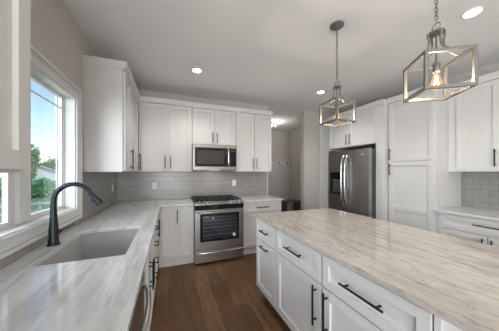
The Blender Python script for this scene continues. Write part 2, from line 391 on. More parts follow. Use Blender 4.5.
# ------------------------------------------------------------------ cabinets
ST = .058
def shaker(bm, x0, x1, z0, z1, st=ST, mid=None, rail=None):
    rail = rail or st
    box(bm, x0 + .002, x1 - .002, -.008, -.001, z0 + .002, z1 - .002)
    yf0, yf1 = -.0225, -.0075
    box(bm, x0, x0 + st, yf0, yf1, z0, z1, .0014); box(bm, x1 - st, x1, yf0, yf1, z0, z1, .0014)
    box(bm, x0 + st, x1 - st, yf0, yf1, z0, z0 + rail, .0014); box(bm, x0 + st, x1 - st, yf0, yf1, z1 - rail, z1, .0014)
    if mid: box(bm, x0 + st, x1 - st, yf0, yf1, mid - rail / 2, mid + rail / 2, .0014)
def bar_handle(parent, kind, x, z, ln, m, r=.0066):
    bm = BM(); so = -.021; yb = so - .032; h = ln / 2; p = h * .74
    if kind == 'v':
        tube(bm, [(x, yb, z - h), (x, yb, z + h)], r, 10)
        for s in (-1, 1): tube(bm, [(x, so + .001, z + s * p), (x, yb, z + s * p)], r * .85, 8)
    else:
        tube(bm, [(x - h, yb, z), (x + h, yb, z)], r, 10)
        for s in (-1, 1): tube(bm, [(x + s * p, so + .001, z), (x + s * p, yb, z)], r * .85, 8)
    return obj('handle', bm, m, parent, smooth=True)
def crown(parent, x0, x1, d, z0, exL=0, exR=0, ex=.022, m=None):
    bm = BM(); prof = [(0, 0), (.003, 0), (.003, .016), (.008, .024), (.018, .056), (ex, .060), (ex, .076)]
    loops = []
    for e, h in prof:
        f = e / ex
        loops.append([bm.verts.new(p) for p in ((x0 - exL * f, -.021 - e, z0 + h), (x1 + exR * f, -.021 - e, z0 + h), (x1 + exR * f, d, z0 + h), (x0 - exL * f, d, z0 + h))])
    for i in range(len(loops) - 1):
        for k in range(4): bm.faces.new((loops[i][k], loops[i][(k + 1) % 4], loops[i + 1][(k + 1) % 4], loops[i + 1][k]))
    bm.faces.new(loops[0][::-1]); bm.faces.new(loops[-1])
    return obj('crown_moulding', bm, m or M['cab'], parent)
def cabinet(name, label, cat, loc, rz, wd, d, h, fronts, group=None, toe=0, cr=None, body='box', hm=None, tr=.02):
    """local frame: x along the front, y into the cabinet, z up; doors sit in front of y = 0"""
    root = empty(name, loc, rz, label, cat, group); e = .0008
    bm = BM(); z0 = toe
    if body == 'box': box(bm, e, wd - e, 0, d, z0, h, .001)
    elif body == 'open':
        box(bm, e, .018, 0, d, z0, h); box(bm, wd - .018, wd - e, 0, d, z0, h); box(bm, .018, wd - .018, 0, d, z0, z0 + .018)
        box(bm, .018, wd - .018, d - .008, d, z0 + .018, h); box(bm, .018, wd - .018, 0, .018, z0 + .018, h)
    obj('body', bm, M['cab'], root)
    if toe:
        bm = BM(); box(bm, e, wd - e, tr, d - .01, 0, toe); obj('toe_kick', bm, M['cab'], root)
    for f in fronts:
        bm = BM(); g = .0048
        if f.get('slab'): box(bm, f['x0'] + g, f['x1'] - g, -.021, -.001, f['z0'] + g, f['z1'] - g, .0015)
        else: shaker(bm, f['x0'] + g, f['x1'] - g, f['z0'] + g, f['z1'] - g, f.get('st', ST), f.get('mid'), f.get('rail'))
        o = obj(f['t'], bm, M['cab'], root)
        if f.get('h'): bar_handle(o, *f['h'], f.get('m', hm or M['black']))
    if cr is not None: crown(root, 0, wd, d, h, *cr)
    return root
D = lambda x0, x1, z0, z1, h=None, **k: dict(t='door', x0=x0, x1=x1, z0=z0, z1=z1, h=h, **k)
W = lambda x0, x1, z0, z1, h=None, **k: dict(t='drawer', x0=x0, x1=x1, z0=z0, z1=z1, h=h, **k)
R90 = PI / 2
ZU, HU = 1.39, 1.055          # uppers: bottom and height
CT = .914; CB = CT - .03; BH = CB - .001     # counter top, its underside, base cabinet height
UZ0, UZ1 = .006, HU - .006
hv = lambda x: ('v', x, .145, .19)
hl = lambda x: ('v', x, .145, .24)
XUL = XL + .33               # body front of left uppers
# left upper cabinets (face +X)
cabinet('wall_cabinet', 'white upper cabinet between the window and the back corner', 'cabinet', (XUL, 2.44, ZU), R90, YB - 2.44 - .001, .329, HU,
        [D(.012, .335, UZ0, UZ1, hl(.285)), D(.335, .975, UZ0, UZ1, hl(.905))], cr=(.022, 0))
cabinet('wall_cabinet', 'white upper cabinet cut off at left edge, in front of the window', 'cabinet', (XUL, -.232, ZU), R90, 1.135, .329, HU,
        [D(.01, .567, UZ0, UZ1, hv(.525)), D(.567, 1.131, UZ0, UZ1, hv(.61))], cr=(0, .022))
# back uppers (face -Y); body front at YU
YU = YB - .33
xa = XUL + .022
cabinet('wall_cabinet', 'white two-door upper cabinet left of the microwave, in the corner', 'cabinet', (xa, YU, ZU), 0, .342 - xa, .329, HU,
        [D(-.388 - xa + .0, -.022 - xa, UZ0, UZ1, hv(-.062 - xa)), D(-.022 - xa, .338 - xa, UZ0, UZ1, hv(.018 - xa))], cr=(0, 0), hm=M['bronze'])
cabinet('wall_cabinet', 'short white two-door upper cabinet above the microwave', 'cabinet', (.342, YU, 1.838), 0, .743, .329, ZU + HU - 1.838,
        [D(.006, .371, .006, .601, ('v', .335, .125, .17)), D(.371, .738, .006, .601, ('v', .407, .125, .17))], cr=(0, 0), hm=M['bronze'])
cabinet('wall_cabinet', 'white two-door upper cabinet right of the microwave', 'cabinet', (1.085, YU, ZU), 0, .715, .329, HU,
        [D(.006, .358, UZ0, UZ1, hv(.322)), D(.358, .709, UZ0, UZ1, hv(.394))], cr=(0, .022), hm=M['bronze'])

# left base run (face +X)
XBF = XL + .615              # body front
BZ0 = .128; BD = .613
cabinet('sink_cabinet', 'white base cabinet under the sink, right of the dishwasher', 'cabinet', (XBF, 1.27, 0), R90, .88, BD, BH,
        [D(.004, .44, BZ0, .877, ('v', .405, .62, .2)), D(.44, .876, BZ0, .877, ('v', .475, .62, .2))], toe=.10, body='open')
cabinet('drawer_cabinet', 'narrow white drawer stack between the sink and the back corner', 'cabinet', (XBF, 2.15, 0), R90, .45, BD, BH,
        [W(.004, .446, .705, .877, ('h', .225, .80, .16), st=.04), W(.004, .446, .53, .705, ('h', .225, .635, .16), st=.04), W(.004, .446, .355, .53, ('h', .225, .46, .16), st=.04), W(.004, .446, BZ0, .355, ('h', .225, .30, .16), st=.04)], toe=.10)
cabinet('corner_cabinet', 'white corner base cabinet at the left end of the back wall', 'cabinet', (XBF, 2.60, 0), R90, YB - 2.60 - .001, BD, BH,
        [D(.004, .54, BZ0, .877, ('v', .06, .72, .2))], toe=.10)
cabinet('base_cabinet', 'white base cabinet left of the dishwasher', 'cabinet', (XBF, -.4, 0), R90, 1.06, BD, BH,
        [D(.004, .53, BZ0, .877, ('v', .49, .72, .2)), D(.53, 1.056, BZ0, .877, ('v', .57, .72, .2))], toe=.10)
# dishwasher
dw = empty('dishwasher', (XBF, .663, 0), R90, 'stainless dishwasher with bowed handle, near the camera below the left counter', 'dishwasher')
b = BM(); box(b, 0, .604, .0, .58, .10, BH); obj('body', b, M['steelside'], dw)
b = BM(); box(b, .0, .604, -.035, -.001, .11, .872, .006); do = obj('door', b, M['steel'], dw)
b = BM(); box(b, .0, .604, -.034, -.001, .8725, .880, .001); obj('control_panel', b, M['dark'], dw)
b = BM(); tube(b, [(.06 + .484 * t / 14, -.034 - .045 * math.sin(PI * min(1, max(0, t / 14))) ** .45, .80) for t in range(15)], .011, 12); obj('handle', b, M['chrome'], do, smooth=True)
b = BM(); box(b, 0, .604, .06, .5, 0, .099); obj('toe_kick', b, M['dark'], dw)

# back base cabinets (face -Y)
YBF = YB - .588
cabinet('base_cabinet', 'white two-door base cabinet left of the range', 'cabinet', (XBF + .022, YBF, 0), 0, .344 - XBF - .022, .585, BH,
        [D(-.112 - XBF - .022, .134 - XBF - .022, BZ0, .877, ('v', .105 - XBF - .022, .74, .2)), D(.134 - XBF - .022, .341 - XBF - .022, BZ0, .877, st=.05)], toe=.10)
cabinet('base_cabinet', 'white base cabinet with drawer right of the range', 'cabinet', (1.108, YBF, 0), 0, .752, .585, BH,
        [W(.004, .748, .70, .877, ('h', .376, .79, .24), st=.05), D(.004, .376, BZ0, .70, ('v', .336, .56, .2)), D(.376, .748, BZ0, .70, ('v', .416, .56, .2))], toe=.10)

# right run (face -X): local x runs towards -Y
XRF = 3.19; RD = XR - XRF - .001; RH = ZU + HU
cabinet('tall_cabinet', 'narrow tall white pantry cabinet left of the refrigerator', 'cabinet', (XRF, YB - .002, 0), -R90, .398, RD, RH,
        [D(.03, .395, 1.54, RH - .006), D(.03, .395, BZ0, 1.54, mid=.83)], toe=.10, cr=(0, 0))
# refrigerator surround: panels and the bridge cabinet
fs = empty('refrigerator_cabinet', (XRF - .07, 3.40, 0), -R90, 'white cabinet surround with two short doors above the refrigerator', 'cabinet')
fd = RD + .07
b = BM(); box(b, .0008, 1.045, 0, fd, 1.853, RH, .001); obj('body', b, M['cab'], fs)
b = BM(); box(b, .0008, .03, 0, fd, 0, 1.852, .001); obj('side_panel', b, M['cab'], fs)
b = BM(); box(b, 1.045, 1.199, 0, fd, 0, RH, .001); box(b, 1.075, 1.169, -.004, 0, .12, RH - .03, .001); obj('side_panel', b, M['cab'], fs)
for (x0, x1, hx) in ((.012, .525, .487), (.525, 1.04, .563)):
    b = BM(); shaker(b, x0 + .0018, x1 - .0018, 1.862, RH - .006); o = obj('door', b, M['cab'], fs); bar_handle(o, 'v', hx, 1.99, .19, M['bronze'])
crown(fs, 0, 1.199, fd, RH, 0, 0)
cabinet('tall_cabinet', 'wide tall white pantry cabinet right of the refrigerator', 'cabinet', (XRF, 2.199, 0), -R90, .612, RD, RH,
        [D(.02, .605, 1.543, RH - .006, ('v', .05, 1.655, .17)), D(.02, .605, BZ0, 1.543, ('v', .05, 1.425, .17), mid=.85)], toe=.10, cr=(0, 0))
XRU = XR - .33
cabinet('wall_cabinet', 'white upper cabinet above the right counter, cut off at right edge', 'cabinet', (XRU, 1.585, ZU), -R90, .98, .329, HU,
        [D(.09, .475, UZ0, UZ1, ('v', .437, .16, .20)), D(.475, .90, UZ0, UZ1, ('v', .513, .16, .20))], cr=(0, .022))
cabinet('base_cabinet', 'white base cabinet below the right counter, behind the island', 'cabinet', (XRF, 1.585, 0), -R90, .98, RD, BH,
        [W(.045, .935, .70, .877, ('h', .51, .80, .30), st=.05), D(.045, .47, BZ0, .70, ('v', .435, .57, .2)), D(.47, .935, BZ0, .70, ('v', .505, .57, .2))], toe=.10)

# island cabinets (face -X)
XIF = .925; ID = .645
zt = .872; zm = .668
cabinet('island_cabinet', 'white island cabinet with two stacked horizontal handles, far end by range', 'cabinet', (XIF, 2.112, 0), -R90, .455, ID, BH,
        [W(.004, .451, zm, zt, ('h', .23, .775, .17), st=.045), W(.004, .451, BZ0, zm, ('h', .23, .615, .17), st=.055)], 'island cabinets', toe=.10, tr=.07)
cabinet('island_cabinet', 'white island cabinet in the middle, door handle on its right side', 'cabinet', (XIF, 1.656, 0), -R90, .605, ID, BH,
        [W(.004, .601, zm, zt, ('h', .30, .775, .22), st=.05), D(.004, .601, BZ0, zm, ('v', .555, .52, .26), st=.06)], 'island cabinets', toe=.10, tr=.07)
isl = cabinet('island_cabinet', 'white island cabinet nearest the camera, door handle on its left side', 'cabinet', (XIF, 1.050, 0), -R90, .595, ID, BH,
        [W(.004, .592, zm, zt, ('h', .298, .775, .25), st=.05), D(.004, .592, BZ0, zm, ('v', .05, .52, .26), st=.06)], 'island cabinets', toe=.10, tr=.07)
b = BM(); EW = ID + .015; eo = .5952      # panelled end of the last island cabinet (local +x end)
box(b, eo, eo + .011, -.02, EW - .02, 0, BH)
for (y0, y1, z0, z1) in ((0, .06, 0, BH), (EW - .06, EW, 0, BH), (.06, EW - .06, 0, .12), (.06, EW - .06, BH - .07, BH)): box(b, eo + .0095, eo + .021, y0 - .02, y1 - .02, z0, z1, .0015)
obj('end_panel', b, M['cab'], isl)

# ------------------------------------------------------------------ countertops
SX0, SX1, SY0, SY1 = -.662, -.238, 1.365, 2.055
b = BM(); prism(b, [(XL + .001, -.4), (-.12, -.4), (-.12, 3.165), (.344, 3.165), (.344, YB - .001), (XL + .001, YB - .001)], CB, CT, [rrect(SX0, SX1, SY0, SY1, .014)])
tag(obj('countertop', b, M['graniteL'], bevel=.003), 'L-shaped pale grey streaked granite countertop around the sink', 'countertop')
b = BM(); box(b, 1.108, 1.878, 3.165, YB - .001, CB, CT, .003)
tag(obj('countertop', b, M['graniteL']), 'short pale granite countertop right of the range', 'countertop')
b = BM(); box(b, 3.145, XR - .001, .6, 1.586, CB, CT, .003)
tag(obj('countertop', b, M['graniteL']), 'pale granite countertop right of the tall pantry', 'countertop')
b = BM(); box(b, .877, 1.951, -.42, 2.142, CB, CT, .0015)  # near end stretched out of view to shade the cabinet end panel
isc = tag(obj('countertop', b, M['graniteI']), 'large beige streaked granite countertop on the island', 'countertop')

b = BM(); box(b, .905, 1.57, -.40, -.36, 0, CB - .001, .002); obj('shading_support_panel', b, M['cab'], isc)  # unseen panel added to shade the knee space and carry the overhang

# sink
sk = empty('sink', ((SX0 + SX1) / 2, (SY0 + SY1) / 2, CB - .23), 0, 'grey single-bowl undermount sink in the left counter', 'sink')
sk.location.z = CB - .23
b = BM(); hx, hy = (SX1 - SX0) / 2, (SY1 - SY0) / 2
def loop(bm, r, z, rad): return [bm.verts.new((p[0], p[1], z)) for p in rrect(-hx - r, hx + r, -hy - r, hy + r, rad)]
ls = [loop(b, .018, .2295, .05), loop(b, .003, .2295, .016), loop(b, -.003, .03, .02), loop(b, -.012, .012, .04), loop(b, -.03, .006, .05)]
ls2 = [loop(b, .018, .2195, .05), loop(b, .010, .2195, .045), loop(b, .006, .0, .045)]
def bridge(bm, a, c):
    n = len(a)
    for i in range(n): bm.faces.new((a[i], a[(i + 1) % n], c[(i + 1) % n], c[i]))
for a, c in zip(ls, ls[1:]): bridge(b, a, c)
b.faces.new(ls[-1]); bridge(b, ls[0], ls2[0]); bridge(b, ls2[0], ls2[1]); bridge(b, ls2[1], ls2[2]); b.faces.new(ls2[2])
obj('basin', b, M['sink'], sk, smooth=True)
b = BM(); lathe(b, [(.045, 0), (.045, .003), (.038, .004), (.034, -.001), (0, -.001)], (0, .05, .0075), 24); obj('drain', b, M['chrome'], sk, smooth=True)

# faucet
fc = empty('faucet', (-.705, 1.712, CT), 0, 'dark gooseneck pull-down faucet beside the sink at the window', 'faucet')
b = BM(); lathe(b, [(.034, 0), (.034, .006), (.029, .012), (.026, .05), (.0255, .10), (.021, .16), (.0185, .20)], n=24); obj('base', b, M['faucet'], fc, smooth=True)
b = BM(); pts = [(0, 0, .19)]; rs = [.0185]
pts += [(0, 0, .24), (0, 0, .275)]; rs += [.0165, .0155]
RA = .105
for k in range(1, 15):
    a = PI * k / 16.0
    pts.append((RA - RA * math.cos(a), .0, .285 + RA * math.sin(a) * 1.05)); rs.append(.0145)
obj('spout', tube(b, pts, rs, 14), M['faucet'], fc, smooth=True)
p = Vector(pts[-1]); dr = (p - Vector(pts[-2])).normalized(); dr = (dr + Vector((.22, 0, 0))).normalized()
b = BM(); hd = [p, p + dr * .012, p + dr * .03, p + dr * .075, p + dr * .095]; sh = obj('spray_head', tube(b, hd, [.0148, .017, .018, .0225, .023], 16), M['faucet'], fc, smooth=True)
b = BM(); q = p + dr * .05 + Vector((-.021, 0, -.006)); tube(b, [q + dr * -.012, q + dr * .016], .007, 8); obj('button', b, M['dark'], sh, smooth=True)
b = BM(); tube(b, [(.018, .0, .085), (.034, .010, .088)], .0125, 12); tube(b, [(.034, .010, .088), (.060, .075, .098), (.066, .125, .104)], [.006, .0052, .005], 10); obj('lever', b, M['faucet'], fc, smooth=True)

# ------------------------------------------------------------------ range
RX = .348; RWD = .756
rg = empty('range', (RX, 3.135, 0), 0, 'stainless slide-in gas range with black window on the back wall', 'range')
b = BM()
box(b, 0, .05, 0, .60, .03, .90); box(b, RWD - .05, RWD, 0, .60, .03, .90); box(b, .05, RWD - .05, .52, .60, .03, .90)
box(b, .05, RWD - .05, 0, .52, .78, .90); box(b, .05, RWD - .05, 0, .52, .03, .26)
obj('body', b, mat('grey_enamel', (.22, .22, .23), .4), rg)
for x in (.04, RWD - .04):
    for y in (.06, .54):
        b = BM(); lathe(b, [(.018, 0), (.018, .03)], (x, y, 0), 12); obj('leg', b, M['dark'], rg)
b = BM(); box(b, -.001, RWD + .001, -.03, .64, .916, .928, .003); obj('cooktop', b, M['blackglass'], rg)
b = BM()     # sloped stainless knob strip
q = [(-.001, -.065, .893), (-.001, -.065, .903), (-.001, -.02, .934), (-.001, .01, .934), (-.001, .01, .905), (-.001, -.03, .893)]
A = [b.verts.new(p) for p in q]; B_ = [b.verts.new((RWD + .001, p[1], p[2])) for p in q]
b.faces.new(A); b.faces.new(B_[::-1])
for i in range(6): b.faces.new((A[i], A[(i + 1) % 6], B_[(i + 1) % 6], B_[i]))
obj('knob_strip', b, M['steel'], rg, bevel=.002)
ndir = Vector((0, -.57, .82)).normalized()
for x in (.06, .135, .21, .546, .621, .696):
    b = BM(); c0 = Vector((x, -.042, .9185)); tube(b, [c0, c0 + ndir * .006, c0 + ndir * .0065, c0 + ndir * .03], [.024, .024, .019, .0175], 18); obj('knob', b, M['chrome'], rg, smooth=True)
b = BM(); box(b, 0, RWD, -.045, -.001, .815, .890, .003); obj('control_panel', b, M['blackglass'], rg)
for x0 in (.015, .262, .509):
    b = BM(); x1 = x0 + .232; zt_ = .958; y0, y1 = .03, .60
    for x in (x0, x0 + .11, x1 - .012): box(b, x, x + .012, y0, y1, zt_ - .014, zt_, .002)
    for y in (y0, .17, .31, .45, y1 - .012): box(b, x0, x1, y, y + .012, zt_ - .012, zt_ + .001, .002)
    for x in (x0, x1 - .012):
        for y in (y0, y1 - .012): box(b, x, x + .012, y, y + .012, .9285, zt_)
    obj('grate', b, M['iron'], rg)
for x, y in ((.13, .17), (.13, .46), (.378, .31), (.625, .17), (.625, .46)):
    b = BM(); lathe(b, [(.05, 0), (.05, .006), (.034, .007), (.034, .016), (.0, .018)], (x, y, .9285), 20); obj('burner', b, M['iron'], rg)
b = BM()      # oven door frame
dz0, dz1, wx0, wx1, wz0, wz1 = .215, .812, .075, RWD - .075, .335, .755
box(b, 0, wx0, -.045, -.003, dz0, dz1, .003); box(b, wx1, RWD, -.045, -.003, dz0, dz1, .003); box(b, wx0, wx1, -.045, -.003, dz0, wz0, .003); box(b, wx0, wx1, -.045, -.003, wz1, dz1, .003)
od = obj('oven_door', b, M['steel'], rg)
b = BM()
box(b, wx0, wx0 + .035, -.046, -.036, wz0, wz1); box(b, wx1 - .035, wx1, -.046, -.036, wz0, wz1); box(b, wx0 + .035, wx1 - .035, -.046, -.036, wz0, wz0 + .035); box(b, wx0 + .035, wx1 - .035, -.046, -.036, wz1 - .03, wz1)
obj('window_border', b, M['blackglass'], od)
b = BM(); box(b, wx0 + .035, wx1 - .035, -.044, -.040, wz0 + .035, wz1 - .03); obj('window_glass', b, M['ovenglass'], od)
b = BM(); lathe(b, [(.022, 0), (.022, -.0008), (0, -.0009)], (.60, -.0465, .41), 20, 'Y'); obj('sticker', b, M['plastic'], od)
b = BM(); tube(b, [(.03 + (RWD - .06) * t / 16, -.044 - .052 * min(1, 4 * math.sin(PI * t / 16)) - .012 * math.sin(PI * t / 16), .786) for t in range(17)], .0115, 12); obj('handle', b, M['chrome'], od, smooth=True)
rackm = mat('steel_wire', (.62, .62, .62), .35, .3)
for z in (.42, .53, .64):
    b = BM()
    for y in (.012, .22, .44): tube(b, [(.055, y, z), (RWD - .055, y, z)], .007 if y < .1 else .005, 8)
    for k in range(9): tube(b, [(.09 + k * .072, .012, z + .006), (.09 + k * .072, .46, z + .006)], .0032, 6)
    obj('oven_rack', b, rackm, rg)
b = BM(); box(b, 0, RWD, -.045, -.003, .035, .208, .003); dr_ = obj('drawer', b, M['steel'], rg)
b = BM(); tube(b, [(.02 + (RWD - .04) * t / 16, -.044 - .03 * math.sin(PI * t / 16) ** .4, .18) for t in range(17)], .010, 10); obj('handle', b, M['chrome'], dr_, smooth=True)

lamp('oven_fill_light', 'POINT', (RX + .15, YB - .22, .70), 1.2, (1, .95, .88), shadow_soft_size=.02)  # fill light added inside the oven to brighten the racks
# ------------------------------------------------------------------ microwave
mwx, mww, mwz, mwh = .345, .736, 1.418, .418
mw = empty('microwave', (mwx, YB - .41, mwz), 0, 'stainless over-the-range microwave below the short upper cabinet', 'microwave')
b = BM(); box(b, 0, mww, .0, .40, 0, mwh, .002); obj('body', b, M['steelside'], mw)
b = BM(); dxr = .60
box(b, 0, mww, -.03, -.001, mwh - .052, mwh, .003); box(b, 0, mww, -.03, -.001, 0, .058, .003); box(b, 0, .035, -.03, -.001, .058, mwh - .052, .003); box(b, mww - .012, mww, -.03, -.001, .058, mwh - .052, .003)
obj('front_frame', b, M['steelmw'], mw)
b = BM(); box(b, .036, dxr, -.032, -.001, .059, mwh - .053, .004); mdr = obj('door', b, M['blackglass'], mw)
b = BM(); box(b, .075, .51, -.0335, -.032, .10, mwh - .10); obj('window_glass', b, mat('microwave_window', (.05, .05, .052), .12), mdr)
b = BM(); tube(b, [(.575, -.031 - .042 * min(1, 3 * math.sin(PI * t / 12)), .07 + .285 * t / 12) for t in range(13)], .012, 10); obj('handle', b, M['chrome'], mdr, smooth=True)
b = BM(); box(b, dxr + .002, mww - .013, -.031, -.001, .059, mwh - .053, .003); obj('control_panel', b, M['blackglass'], mw)
b = BM(); box(b, dxr + .02, mww - .03, -.0322, -.0312, mwh - .10, mwh - .075); obj('display', b, mat('microwave_display', (.05, .07, .09), .2), mw)
b = BM(); box(b, .28, .46, .06, .12, -.003, 0); obj('task_light', b, mat('task_light_lens', (1, 1, 1), .4, emit=(1, .93, .82), estr=1.2), mw)
lamp('microwave_task_light', 'AREA', (mwx + .37, YB - .28, mwz - .006), 1.3, (1, .93, .82), (0, 0, 0), shape='RECTANGLE', size=.10, size_y=.03)

# ------------------------------------------------------------------ refrigerator (faces -X)
FY0, FY1, FZ = 2.365, 3.265, 1.775
fr = empty('refrigerator', (3.05, FY1, 0), -R90, 'stainless french-door refrigerator with ice dispenser', 'refrigerator')
FW = FY1 - FY0
b = BM(); box(b, .004, FW - .004, .0, .70, .03, FZ - .012, .003); obj('body', b, M['steelside'], fr)
b = BM(); box(b, .02, FW - .02, .03, .65, 0, .03); obj('base', b, M['dark'], fr)
DT = .075
hm_ = FW * .485
lx0, lx1, lz0, lz1 = .045, .325, .965, 1.375
b = BM()      # left door with dispenser opening
box(b, 0, lx0, -DT, -.004, .70, FZ, .005); box(b, lx1, hm_ - .002, -DT, -.004, .70, FZ, .005); box(b, lx0 - .006, lx1 + .006, -DT, -.004, .70, lz0, .004); box(b, lx0 - .006, lx1 + .006, -DT, -.004, lz1, FZ, .004)
box(b, lx0, lx1, -.014, -.004, lz0, lz1)
ld = obj('door', b, M['steeldark'], fr)
b = BM(); box(b, lx0, lx1, -DT + .002, -.015, lz1 - .13, lz1, .002); box(b, lx0, lx0 + .03, -DT + .004, -.015, lz0, lz1 - .13); box(b, lx0 + .03, lx1, -DT + .004, -.015, lz0, lz0 + .03); obj('dispenser', b, M['blackglass'], ld)
b = BM(); box(b, .14, .22, -.055, -.03, lz0 + .08, lz1 - .15, .004); obj('paddle', b, M['steel'], ld)
b = BM(); box(b, hm_ + .002, FW, -DT, -.004, .70, FZ, .006); rd = obj('door', b, M['steeldark'], fr)
b = BM(); box(b, FW - .17, FW - .09, -DT - .0012, -DT, FZ - .105, FZ - .093); obj('badge', b, M['chrome'], rd)
for par, x in ((ld, hm_ - .04), (rd, hm_ + .04)):
    b = BM(); tube(b, [(x, -DT + .004 - .058 * min(1, 3.2 * math.sin(PI * t / 18)) - .018 * math.sin(PI * t / 18), .76 + .93 * t / 18) for t in range(19)], .013, 12); obj('handle', b, M['chrome'], par, smooth=True)
b = BM(); box(b, 0, FW, -DT, -.004, .06, .692, .006); fz = obj('drawer', b, M['steeldark'], fr)
b = BM(); tube(b, [(.06 + (FW - .12) * t / 16, -DT + .004 - .055 * min(1, 3.2 * math.sin(PI * t / 16)), .60) for t in range(17)], .013, 10); obj('handle', b, M['chrome'], fz, smooth=True)
for x in (.05, FW - .05):
    b = BM(); box(b, x - .035, x + .035, -.06, .06, FZ + .001, FZ + .022, .004); obj('hinge_cover', b, M['dark'], fr)

# ------------------------------------------------------------------ pendants
def pendant(x, y, rz, label, dz=0):
    r = empty('pendant_light', (x, y, ZC), rz, label, 'pendant light', 'pendants over the island')
    b = BM(); lathe(b, [(.0, -.030), (.018, -.030), (.022, -.024), (.050, -.020), (.060, -.012), (.060, 0)], n=28); obj('canopy', b, M['nickel'], r, smooth=True)
    zc = 2.172 - ZC + dz
    b = BM(); z = -.030; k = 0; ln = .030
    torus(b, (0, 0, z - .010), .010, .0022, (1, 0, 0), 14, 6); z -= .016
    while z - ln > zc + .044:
        s = (1, 0, 0) if k % 2 else (0, 1, 0)
        torus(b, (0, 0, z - ln / 2), .0085, .0019, s, 14, 5, (1, 1.75) if True else (1, 1)); z -= ln - .0075; k += 1
    tube(b, [(.004, .004, -.03), (.005, .003, (zc - .03) / 2), (.003, .004, zc + .01)], .0014, 5)
    obj('chain', b, M['nickel'], r, smooth=True)
    b = BM(); torus(b, (0, 0, zc + .028), .021, .0028, (1, .4, 0), 22, 6); obj('loop', b, M['nickel'], r, smooth=True)
    b = BM(); lathe(b, [(.0, .012), (.012, .010), (.036, .005), (.038, -.004), (.014, -.010), (.008, -.014), (.0, -.014)], (0, 0, zc - .004), 20); obj('hub', b, M['nickel'], r, smooth=True)
    s = .102; zt, zb = 2.029 - ZC + dz, 1.831 - ZC + dz; w_ = .0078
    for k in range(4):
        a = PI / 2 * k; c, sn = math.cos(a), math.sin(a)
        b = BM(); tube(b, [(rr * c, rr * sn, zc - .006 - hh) for rr, hh in ((.030, -.004), (.040, .004), (.040, .016), (.034, .036), (.034, .060), (.044, .088), (.066, .112), (.090, .128), (s, .139))], [.006, .006, .0058, .0054, .005, .0046, .0043, .004, .004], 8)
        obj('arm', b, M['nickel'], r, smooth=True)
    b = BM()
    for sx in (-1, 1):
        for sy in (-1, 1): box(b, sx * s - w_, sx * s + w_, sy * s - w_, sy * s + w_, zb, zt, .001)
    for z in (zb + w_, zt - w_):
        for sg in (-1, 1):
            box(b, -s + w_, s - w_, sg * s - w_, sg * s + w_, z - w_, z + w_, .001); box(b, sg * s - w_, sg * s + w_, -s + w_, s - w_, z - w_, z + w_, .001)
    obj('cage', b, M['nickel'], r)
    b = BM(); tube(b, [(0, 0, zc - .012), (0, 0, zt - .02)], .0045, 8); obj('stem', b, M['nickel'], r, smooth=True)
    b = BM(); lathe(b, [(.006, 0), (.014, -.004), (.016, -.012), (.0165, -.052), (.014, -.056), (.0, -.056)], (0, 0, zt - .02), 18); obj('socket', b, M['nickel'], r, smooth=True)
    bz = zt - .076
    b = BM(); lathe(b, [(.010, 0), (.0125, -.012), (.020, -.035), (.0265, -.055), (.028, -.068), (.025, -.082), (.016, -.093), (.0, -.097)], (0, 0, bz), 20); bu = obj('bulb', b, M['bulb'], r, smooth=True)
    b = BM()
    for k in range(4):
        a = PI / 2 * k + .4; tube(b, [(.004 * math.cos(a), .004 * math.sin(a), bz - .02), (.011 * math.cos(a), .011 * math.sin(a), bz - .07)], .0013, 5)
    obj('filament', b, M['filament'], bu)
    b = BM(); tube(b, [(0, 0, bz + .004), (0, 0, bz - .004)], .0105, 12); obj('bulb_cap', b, M['chrome'], r)
    lamp('pendant_lamp', 'POINT', (x, y, ZC + bz - .048), 6, (1, .92, .82), shadow_soft_size=.012)
    return r
pendant(1.433, 1.462, 0, 'farther cube-frame pendant light hanging over the island, toward the refrigerator')
pendant(1.351, .669, math.radians(-34), 'nearer and larger-looking cube-frame pendant light over the island', -.021)

# ------------------------------------------------------------------ recessed lights and mudroom lamp
for x, y, lb in ((.34, 2.79, 'recessed ceiling light above the aisle before the microwave'), (2.385, .93, 'recessed ceiling light near the right edge, beside the nearer pendant'),
                 (2.385, 2.79, 'recessed ceiling light behind the farther pendant, before the refrigerator'), (.34, -1.6, None), (2.385, -1.2, None)):
    if lb is None:
        lamp('ceiling_lamp', 'SPOT', (x, y, ZC - .012), 38, (1, .98, .955), (0, 0, 0), spot_size=math.radians(128), spot_blend=.6, shadow_soft_size=.06); continue
    r = empty('recessed_light', (x, y, ZC), 0, lb, 'ceiling light', 'recessed ceiling lights')
    b = BM(); torus(b, (0, 0, -.003), .060, .007, (0, 0, 1), 32, 8); obj('trim_ring', b, M['trim'], r, smooth=True)
    b = BM(); lathe(b, [(.054, -.001), (.054, -.006), (.0, -.008)], n=32); obj('lens', b, M['canlight'], r)
    lamp('ceiling_lamp', 'SPOT', (x, y, ZC - .012), 38, (1, .98, .955), (0, 0, 0), spot_size=math.radians(128), spot_blend=.6, shadow_soft_size=.06)
r = empty('flush_light', (2.63, 4.95, ZC), 0, 'small ceiling light in the mudroom beyond the back cabinets', 'ceiling light')
b = BM(); lathe(b, [(.0, -.028), (.05, -.028), (.06, -.02), (.06, 0)], n=24); obj('base', b, M['nickel'], r, smooth=True)
for k in (-1, 1):
    b = BM(); tube(b, [(k * .03, 0, -.028), (k * .05, 0, -.075)], .008, 8); ar = obj('arm', b, M['nickel'], r, smooth=True)
    b = BM(); lathe(b, [(.0, .03), (.012, .027), (.022, .0), (.026, -.024), (.0, -.026)], (k * .055, 0, -.095), 18); obj('shade', b, M['flush'], r, smooth=True)
lamp('mudroom_lamp', 'POINT', (2.63, 4.95, ZC - .2), 8, (1, .95, .88), shadow_soft_size=.05)

